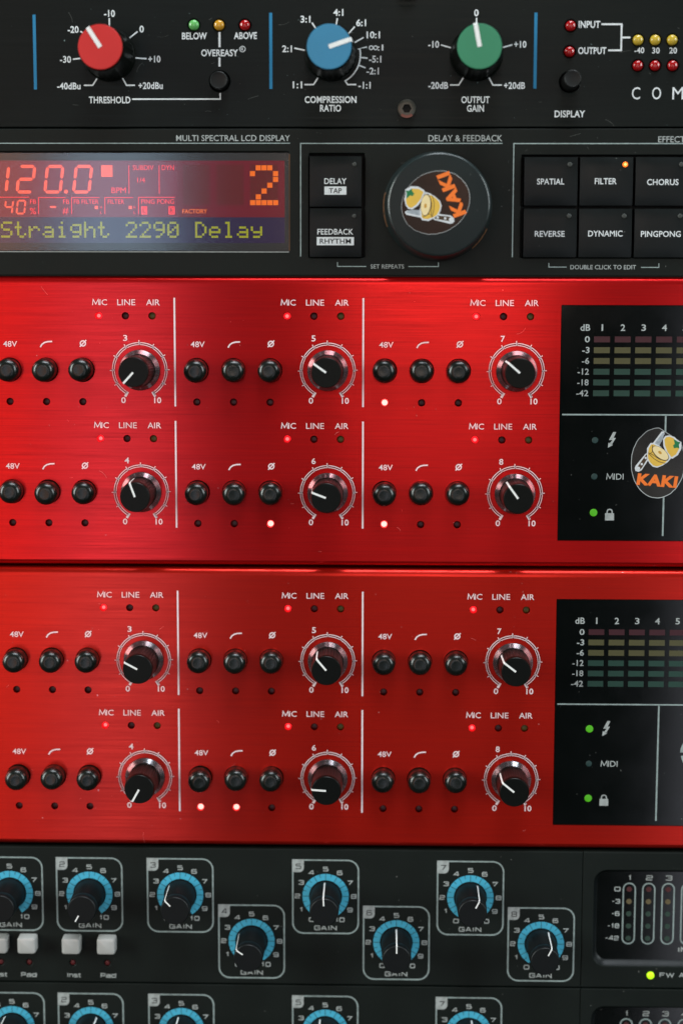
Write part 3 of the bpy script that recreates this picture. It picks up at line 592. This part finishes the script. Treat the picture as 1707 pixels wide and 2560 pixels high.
def preamp(idx, label, dx, dy, pointers, lit_mic, lit, green):
    U = unit('red_preamplifier', label, 'preamplifier', 'red eight channel preamplifiers in the rack')
    t, b = (-76.95 if idx == 0 else -76.4)+dy, (-164.15 if idx == 0 else -163.55)+dy
    fy0, fy1 = b+1.5, t-2.2                               # flat face between the edge profiles
    holes = []
    scr = rrect(168.6+dx, -156.1+dy, 262, -85.25+dy, .15, 1)
    chans = [(c, r) for c in range(3) for r in range(2)]
    for c, r in chans:
        ox, oy = c*PITCH+dx, -36.87*r+dy
        for x in (3.4, 14.45, 25.45): holes += [circle(x+ox, KY+oy, 3.72, 32), circle(x+ox, -114.5+oy, 1.12, 18)]
        for x in (30.57, 38.62, 46.63): holes.append(circle(x+ox, -88.73+oy, 1.12, 18))
    me = sheet_mesh([[(X0, fy0), (X1, fy0), (X1, fy1), (X0, fy1)], scr]+holes, -3.0, 0.0, 0.0)
    # rolled top edge and bevelled bottom edge join the flat face
    bm = bmesh.new(); bm.from_mesh(me)
    prof = [(fy1, 0.0)]+[(fy1+2.2*math.sin(R(a)), -1.7+1.7*math.cos(R(a))) for a in (12, 25, 38, 50, 62, 74, 84, 90)]+[(t, -7.0)]
    prof2 = [(b, -7.0), (b, -1.5), (b+.35, -.75), (b+1.2, -.12), (fy0, 0.0)]
    for pr in (prof, prof2):
        vs = [[bm.verts.new((x*S, y*S, z*S)) for y, z in pr] for x in (X0, X1)]
        for i in range(len(pr)-1):
            f = bm.faces.new((vs[0][i], vs[1][i], vs[1][i+1], vs[0][i+1]))
    bmesh.ops.remove_doubles(bm, verts=bm.verts, dist=1e-7)
    bm.to_mesh(me); bm.free(); uv_swap_prep(me); finish(me, 30)
    link('face_panel', me, M['red_face' if idx == 0 else 'red_face_warm'], U)
    scratches(U, 26, -4, 166, b+2, t-3, 'scratch', 40+idx)
    box('chassis', X0+4, b+.8, -200, X1-4, t-.8, -3.6, M['chassis'], U)
    kn = shared('redknob', red_knob_mesh, 'knob'); sk = shared('skirt', skirt_mesh, 'skirt'); pb = shared('push', push_mesh, 'button')
    for c, r in chans:
        ox, oy = c*PITCH+dx, -36.87*r+dy; ch = 3+2*c+r; kx = 42.75+ox; ky = KY+oy
        key_ = 'scale'
        link('knob_scale', shared(key_, lambda: flat_mesh(ring_polys(), 0.03), 'ink_pink'), None, U, (kx, ky, 0))
        link('knob_scale_ticks', shared('dark', lambda: flat_mesh(dark_tick_polys(), 0.045), 'ink_black'), None, U, (kx, ky, 0))
        ang = pointers[(c, r)]
        k = link('knob', kn, None, U, (kx, ky, 0), R(-ang)); link('skirt', sk, None, k)
        link('pointer', shared('redptr', lambda: mesh('p', [(-.3, .1, 13.95), (.3, .1, 13.95), (.3, 4.35, 13.95), (-.3, 4.35, 13.95), (.3, 4.62, 13.0), (-.3, 4.62, 13.0), (.3, 4.80, 3.6), (-.3, 4.80, 3.6)],
             [(0, 1, 2, 3), (3, 2, 4, 5), (5, 4, 6, 7)]), 'white'), None, k)
        text(str(ch), 38.5+ox, -95.35+oy, 1.25 if ch != 4 else 1.4, 1.8, M['ink_pink'], U, bold=0.016)
        text('0', 37.72+ox, -114.0+oy, 1.35, 1.8, M['ink_pink'], U, bold=0.016); text('10', 48.05+ox, -114.0+oy, 2.1, 1.8, M['ink_pink'], U, bold=0.016)
        m_word('IC', 30.95+ox, -84.72+oy, 4.5, 1.75, M['ink_pink'], U, kr=.50)
        for s, x, wd in (('LINE', 38.95, 5.4), ('AIR', 46.95, 4.1)): text(s, x+ox, -84.72+oy, wd, 1.75, M['ink_pink'], U, bold=0.004)
        text('48V', 3.8+ox, -97.2+oy, 4.2, 1.7, M['ink_pink'], U, bold=0.004)
        P = stroke([(12.9+ox, -98.15+oy), (13.4+ox, -97.3+oy), (14.2+ox, -96.75+oy), (15.2+ox, -96.5+oy), (16.5+ox, -96.45+oy)], .42); flat('low_cut_symbol', P, .03, M['ink_pink'], U)
        P = stroke(circle(25.75+ox, -97.0+oy, .78, 18), .36, True)+stroke([(24.8+ox, -98.0+oy), (26.75+ox, -96.0+oy)], .34); V_, F_ = [], []
        for i, p in enumerate(P): F_.append(tuple(range(len(V_), len(V_)+4))); V_ += [(q[0], q[1], .03+(.002 if i >= 18 else 0)) for q in p]
        link('phase_symbol', mesh('ph', V_, F_), M['ink_pink'], U)
        for j, x in enumerate((3.4, 14.45, 25.45)):
            dz = random.uniform(-.5, .3)
            q = link('push_button', pb, None, U, (x+ox+random.uniform(-.12, .12), KY+oy+random.uniform(-.12, .12), dz)); q.rotation_euler = (random.uniform(-.05, .05), random.uniform(-.05, .05), random.uniform(0, 6))
            on = (c, r, j) in lit
            led(U, x+ox, -114.5+oy, 'on_red_hot' if on else 'lens_dark', 1.0, label='lit red button light' if on else None)
        for j, x in enumerate((30.57, 38.62, 46.63)):
            led(U, x+ox, -88.73+oy, ('on_red', 'lens_dark', 'lens_olive')[j], 1.0, label='lit red mic light' if j == 0 else None)
    for c in range(3):
        for r in range(2):
            if c < 2:
                x = 53.35+c*PITCH+dx; y = -36.87*r+dy
                flat('divider_line', [[(x-.26, -115.85+y), (x+.26, -115.85+y), (x+.26, -83.35+y), (x-.26, -83.35+y)]], .03, M['ink_pink'], U)
    # meter and status window
    W = plate('display_window', [rrect(168.75+dx, -155.95+dy, 261.8, -85.4+dy, .15, 1)], -2.5, -.12, M['gloss_black'], U)
    zz = -.08
    for s, x, wd in (('dB', 175.85, 2.9), ('1', 180.9, .45), ('2', 187.0, 1.35), ('3', 193.15, 1.35), ('4', 199.3, 1.5), ('5', 205.4, 1.35)): text(s, x+dx, -91.92+dy, wd, 1.95, M['ink_grey'], W, zz, 0.015)
    for i, (s, wd) in enumerate((('0', 1.5), ('-3', 2.2), ('-6', 2.2), ('-12', 3.4), ('-18', 3.4), ('-42', 3.6))):
        text(s, 177.25-wd/2+dx-.03*i, -95.4-3.21*i+dy, wd, 1.85, M['ink_grey'], W, zz, 0.015)
        for c in range(5):
            x0, y0 = 178.5+c*6.14+dx, -96.3-3.21*i+dy
            m = 'seg_red' if i == 0 else 'seg_yellow' if i < 3 else 'seg_green'
            link('meter_segment', shared('seg', lambda: flat_mesh([[(0, 0), (4.75, 0), (4.75, 1.75), (0, 1.75)]], 0), m), None, W, (x0, y0, zz))
    flat('printed_line', stroke([(169.4+dx, -117.9+dy), (262, -117.9+dy)], .42), zz, M['ink_dim'], W); flat('printed_line', stroke([(200.35+dx, -118.2+dy), (200.3+dx, -154.5+dy)], .5), zz, M['ink_dim'], W)
    for (y, on) in zip((-125.6, -136.55, -147.5), green): led(W, 179.38+dx, y+dy, 'on_green' if on else 'lens_teal', 1.15 if on else .95, -.6, .0, .06, label='lit green status light' if on else None)
    flat('bolt_symbol', arrow_bolt(184.3+dx, -125.4+dy, 2.2), zz, M['ink_grey'], W)
    m_word('IDI', 185.55+dx, -136.55+dy, 5.2, 1.8, M['ink_grey'], W, zz, kr=.56)
    lx, ly = 184.2+dx, -148.7+dy
    flat('lock_symbol', [[(lx-1.35, ly-1.15), (lx+1.35, ly-1.15), (lx+1.35, ly+1.05), (lx-1.35, ly+1.05)]]+stroke([(lx-.75, ly+1.05), (lx-.75, ly+1.6), (lx-.55, ly+2.05), (lx, ly+2.25), (lx+.55, ly+2.05), (lx+.75, ly+1.6), (lx+.75, ly+1.05)], .38), zz, M['ink_grey'], W)
    if idx == 1:        # the round emblem that the view only just touches
        P = [arc(6.2, a, a+6, 2)+arc(3.6, a+6, a, 2) for a in list(range(232, 262, 6))]+[arc(6.4, a, a+6, 2)+arc(3.8, a+6, a, 2) for a in range(272, 300, 6)]
        flat('round_emblem', [[(x+213.6+dx, y-133.0+dy) for x, y in p] for p in P], zz, M['ink_dim'], W)
    return U
preamp(0, 'upper red preamplifier, brighter brushed face, fruit sticker on its black window', 0.0, 0.0,
       {(0, 0): -137.5, (1, 0): -55, (2, 0): -49, (0, 1): -20, (1, 1): -69, (2, 1): -36}, None, {(2, 0, 0), (1, 1, 2), (2, 1, 0)}, (0, 0, 1))
preamp(1, 'lower red preamplifier with darker face and no sticker, above the blue ringed knobs', 0.10, -88.75,
       {(0, 0): -62, (1, 0): -40, (2, 0): -52.5, (0, 1): -151, (1, 1): -86, (2, 1): -51}, None, {(1, 1, 0), (1, 1, 1)}, (1, 0, 1))

# ================================================================== 5, 6: the two dark interfaces with blue ringed knobs
def saffire_knob_mesh(): return lathe_mesh([(4.75, .2), (4.75, .8), (4.62, 1.2), (4.5, 10.8), (4.32, 11.1), (4.36, 11.5), (4.46, 11.8), (4.42, 13.6), (4.3, 14.3), (4.1, 14.5), (0, 14.5)], 88, {2: .13, 3: .12}, 30)
def blue_ring_polys(): return [arc(7.2, a, a+10, 3)+arc(5.15, a+10, a, 3) for a in range(-150, 150, 10)]
def ring_tick_polys():
    P = []
    for k in range(1, 20):
        a = -150+15*k; P += stroke([polar(5.15 if k % 2 == 0 else 6.15, a), polar(7.2, a)], .16)
    return P
def frame_polys(wd=20.4, h=23.6): return stroke(rrect(-10.2, -h/2, -10.2+wd, h/2, 3.3, 6, (1, 1, 1, 0)), .45, True)
def interface(idx, label, dy, cells, pads):
    U = unit('audio_interface', label, 'audio interface', 'dark interfaces with blue ringed gain knobs')
    t, b = -253.3+dy, -297.05+dy
    holes = [rrect(181.9, -290.0+dy, 262, -259.2+dy, 4.0, 6)]
    pos = [(5.55, -290.9), (19.25, -290.9), (30.15, -290.9), (-3.4, -290.9), (199.95, -293.0)] if pads else []
    holes += [circle(x, y+dy, 1.0 if i < 4 else 1.25, 18) for i, (x, y) in enumerate(pos)]
    plate('face_panel', [[(X0, b), (178.22, b), (178.22, t), (X0, t)]]+[h for h in holes[1:] if h[0][0] < 178], -3.2, 0.0, M['grey_face'], U, .3)
    plate('meter_surround', [[(178.34, b), (X1, b), (X1, t), (178.34, t)]]+[holes[0]]+[h for h in holes[1:] if h[0][0] > 178], -3.2, 0.0, M['grey_face'], U, .3)
    box('chassis', X0+4, b+.8, -230, X1-4, t-.8, -3.5, M['chassis'], U)
    kn = shared('safknob', saffire_knob_mesh, 'knob_grey')
    sky = 'ink_sky'
    for n, x, y, ang in cells:
        cx, cy = x+10.2, y-11.6+dy
        link('channel_frame', shared('frame', lambda: flat_mesh(frame_polys(), .03), 'ink_dim'), None, U, (x+10.2, y-11.8+dy, 0))
        link('channel_tab', shared('tab', lambda: flat_mesh([rrect(-10.4, 7.9, -6.75, 12.0, 1.4, 4, (0, 1, 0, 0))], .035), 'ink_grey'), None, U, (x+10.2, y-11.8+dy, 0))
        wide_text(str(n), x+1.75, y-2.05+dy, 1.75, 1.75, M['ink_black'], U, .05, .26)
        link('blue_ring', shared('bring', lambda: flat_mesh(blue_ring_polys(), .03), sky), None, U, (cx, cy, 0))
        link('ring_ticks', shared('btick', lambda: flat_mesh(ring_tick_polys(), .045), 'ink_black'), None, U, (cx, cy, 0))
        for k in range(11):
            if idx == 1 and k < 2 or idx == 1 and k > 8: continue
            px, py = polar(8.75, -150+30*k); wide_text(str(k), cx+px*1.0, cy+py, 1.75 if k < 10 else 3.1, 1.5, M['ink_grey'], U)
        if idx == 0: wide_text('GAIN', cx, cy-10.25, 7.0, 1.55, M['ink_grey'], U)
        k = link('knob', kn, None, U, (cx, cy, 0), R(-ang))
        link('pointer', shared('safptr', lambda: mesh('p', [(-.22, 2.0, 14.55), (.22, 2.0, 14.55), (.22, 4.2, 14.55), (-.22, 4.2, 14.55), (.22, 4.52, 13.6), (-.22, 4.52, 13.6), (.22, 4.56, 11.3), (-.22, 4.56, 11.3), (.22, 4.72, 1.2), (-.22, 4.72, 1.2)],
             [(0, 1, 2, 3), (3, 2, 4, 5), (5, 4, 6, 7), (7, 6, 8, 9)]), 'white'), None, k)
    if pads:
        def cap_():
            V, F = [], []; secs = [(2.85, 2.6, 0), (2.8, 2.55, 3.5), (2.6, 2.35, 3.95), (2.1, 1.9, 4.1)]
            for a, c_, z in secs: V += [(x, y, z) for x, y in rrect(-a, -c_, a, c_, .7 if z < 4 else .5, 4)]
            n = len(V)//4
            for s_ in range(3):
                for i in range(n): j = (i+1) % n; F.append((s_*n+i, s_*n+j, s_*n+n+j, s_*n+n+i))
            F.append(tuple(3*n+i for i in range(n))); return mesh('cap', V, F, 40)
        for x in (-3.4, 5.57, 19.4, 30.4): link('push_button', shared('pad', cap_, 'silver'), None, U, (x, -284.05+dy, 0))
        for x, y in pos[:4]: led(U, x, y+dy, 'lens_dkred', .9, -2, -.3, .3)
        for s, x in (('Inst', -3.6), ('Pad', 5.4), ('Inst', 19.65), ('Pad', 30.45)): wide_text(s, x, -294.85+dy, 4.6 if s == 'Inst' else 4.9, 1.5, M['ink_grey'], U)
        led(U, 199.95, -293.0+dy, 'on_lime', 1.15, -2, .5, .4, label='lit lime green light')
        wide_text('FW A', 206.6, -292.75+dy, 7.8, 1.55, M['ink_grey'], U)
    # meter window in its rounded recess
    V, F = [], []
    for k, (off, r_, z) in enumerate(((0, 4.0, -.25), (.55, 3.6, -1.6), (1.25, 3.2, -2.2))):
        V += [(x, y, z) for x, y in rrect(181.9+off, -290.0+off*1.15+dy, 262-off, -259.2-off*.8+dy, r_, 6)]
    n = len(V)//3
    for s_ in range(2):
        for i in range(n): j = (i+1) % n; F.append((s_*n+i, s_*n+j, s_*n+n+j, s_*n+n+i))
    link('recess_rim', mesh('rim', V, F, 60), M['knob_grey'], U)
    W = plate('meter_window', [rrect(183.0, -288.7+dy, 261, -260.1+dy, 3.2, 6)], -3.0, -2.15, M['gloss_black'], U)
    zz = -2.1
    for c in range(4):
        x = 193.05+c*6.03; wide_text(str(c+1), x+.1, -262.15+dy, 2.1 if c else 1.3, 1.7, M['ink_grey'], W, zz, .32)
        if idx == 1 and c > 3: continue
        flat('meter_frame', stroke(rrect(x-1.85, -283.5+dy, x+1.85, -263.95+dy, 1.84, 6), .42, True), zz, M['ink_dim'], W)
        for i in range(5 if idx == 0 else 1):
            m = ('dot_red', 'dot_yellow', 'dot_green', 'dot_green', 'dot_green')[i]
            link('meter_light', shared('dot', lambda: flat_mesh([circle(0, 0, .85, 18)], 0), m), None, W, (x-.02, -265.85-3.97*i+dy, zz))
    if idx == 0:
        for i, (s, wd) in enumerate((('0', 1.9), ('-3', 2.7), ('-6', 2.7), ('-18', 3.8), ('-42', 4.4))): wide_text(s, 190.3-wd/2-.05*i, -265.85-3.97*i+dy, wd, 1.5, M['ink_grey'], W, zz, .3)
        wide_text('IN', 210.0, -285.3+dy, 3.2, 1.7, M['ink_grey'], W, zz, .4)
    return U
up, lo = -256.75, -271.5
interface(0, 'complete dark interface with eight blue ringed knobs and silver buttons, below the red preamplifiers', 0.0,
          [(1, -10.2, up, -160), (2, 14.75, up, -151), (3, 43.15, up, -44), (4, 65.35, lo, -55), (5, 88.45, up, -3), (6, 110.5, lo, 0), (7, 133.4, up, 27), (8, 155.5, lo, 27)], True)
interface(1, 'lowest dark interface of the rack, cut off by the bottom edge of the photo', -44.15,
          [(1, -10.4, up, -25), (2, 14.55, up, 25), (3, 43.1, up, -10), (5, 88.35, up, -20), (7, 133.35, up, 10)], False)

# ================================================================== fruit stickers
def sticker(label, origin, z, rot, k, film, square):
    o = bpy.data.objects.new('fruit_sticker', None); C.objects.link(o)
    o.location = (origin[0]*S, -z*S, origin[1]*S); o.rotation_euler = (math.pi/2, 0, 0)
    o.rotation_euler = (Matrix.Rotation(math.pi/2, 3, 'X') @ Matrix.Rotation(R(rot), 3, 'Z')).to_euler()
    o['label'] = label; o['category'] = 'sticker'; o['group'] = 'oval fruit stickers'
    def q(pts): return [((x-760)*k, (1100-y)*k*square) for x, y in pts]
    out = []
    for i in range(60):
        a = 2*math.pi*i/60; x, y = 770+775*math.cos(a), 1115-1025*math.sin(a)
        if film == 'film' and 40 < math.degrees(a) < 88: y += 110*math.sin(R((math.degrees(a)-40)/48*180))**.7
        j = random.uniform(-6, 6); out.append((x+j, y+j))
    link('film', sheet_mesh([q(out)], 0.0, 0.04), M[film], o)
    rim = stroke(q(out), .20 if film == 'film' else .12, True)
    flat('film_edge', rim, .05, M['film_edge'], o)
    def art(name, pts, z_, m): flat(name, [q(p) for p in pts], z_, M[m], o)
    e = lambda cx, cy, a, b, r: [(cx+a*math.cos(t)*math.cos(R(r))-b*math.sin(t)*math.sin(R(r)), cy+a*math.cos(t)*math.sin(R(r))+b*math.sin(t)*math.cos(R(r))) for t in [2*math.pi*i/28 for i in range(28)]]
    art('knife_outline', [[(100, 1260), (120, 1350), (210, 1378), (300, 1330), (480, 1040), (450, 830), (400, 850), (130, 1190)], [(440, 810), (480, 1040), (620, 850), (790, 620), (935, 270), (930, 190), (850, 200), (620, 520)]], .06, 'art_white')
    art('knife_blade', [[(890, 235), (925, 250), (900, 400), (790, 610), (640, 600), (700, 480)]], .07, 'art_steel')
    art('knife_handle', [[(165, 1250), (430, 860), (475, 960), (300, 1270), (240, 1320), (170, 1320)]], .07, 'art_line')
    art('knife_rivet', [circle(410, 970, 34, 12), circle(300, 1150, 36, 12), circle(205, 1275, 52, 14)], .08, 'art_white')
    art('fruit_outline', [[(440, 690), (540, 530), (640, 530), (800, 610), (1000, 790), (1135, 990), (1050, 1090), (900, 1190), (750, 1252), (620, 1225), (520, 1125), (455, 1000), (445, 850)],
                          [(895, 420), (960, 325), (1080, 308), (1230, 355), (1330, 460), (1430, 500), (1435, 700), (1340, 880), (1190, 985), (1110, 975), (985, 790), (915, 620)]], .085, 'art_white')
    art('fruit_half', [[(495, 690), (560, 575), (620, 570), (770, 640), (960, 800), (1085, 980), (965, 1120), (860, 1180), (740, 1215), (640, 1190), (540, 1095), (480, 980), (470, 860)]], .095, 'art_yellow')
    art('fruit_top', [[(940, 430), (990, 362), (1080, 345), (1200, 390), (1340, 560), (1372, 690), (1285, 860), (1160, 945), (1040, 800), (960, 600)]], .095, 'art_yellow')
    art('cut_face_rim', [e(832, 832, 295, 150, 39)], .10, 'art_line'); art('cut_face', [e(835, 825, 275, 132, 39)], .105, 'art_cream'); art('fruit_core', [e(820, 810, 60, 36, 39)], .11, 'art_gold')
    art('slice', [[(500, 690), (575, 575), (610, 600), (590, 700), (600, 790), (545, 835)]], .112, 'art_yellow')
    ln = []
    for l in ([(480, 815), (600, 870), (800, 1000), (940, 1040), (1060, 1030)], [(490, 840), (650, 990), (800, 1080), (980, 1125)], [(600, 590), (590, 700), (600, 790), (545, 835)]): ln += [[tuple(p) for p in s_] for s_ in stroke(l, 15)]
    art('slice_line', ln, .115, 'art_line')
    art('leaf', [[(1205, 415), (1265, 450), (1330, 492), (1240, 560)], [(1240, 560), (1330, 492), (1405, 505), (1360, 580), (1375, 690), (1310, 665)], [(1240, 560), (1310, 665), (1220, 685), (1190, 600)]], .10, 'art_green')
    text('KAKI', 0, (1100-1630)*k*square, 1170*k, 345*k, M['art_orange'], o, .08, 0.05, -4.4, 0.06, 'sticker_word')
    return o
sticker('oval clear sticker with sliced fruit, knife and orange word on the black display window', (198.25, -132.2), -.06, 0, .01033, 'film', 1.0)
sticker('sticker on the big round dial, its orange word turned on its side', (130.55, -56.1), 13.95, 118, .0112, 'film_brown', .88)

# lint, specks and hairline scratches that the years have left
scratches(T, 40, -4, 206, -32.5, 2, 'scratch_grey', 1, .02, 'dust_specks'); scratches(D, 26, 88, 206, -76, -35, 'scratch_grey', 2, .02, 'dust_specks')
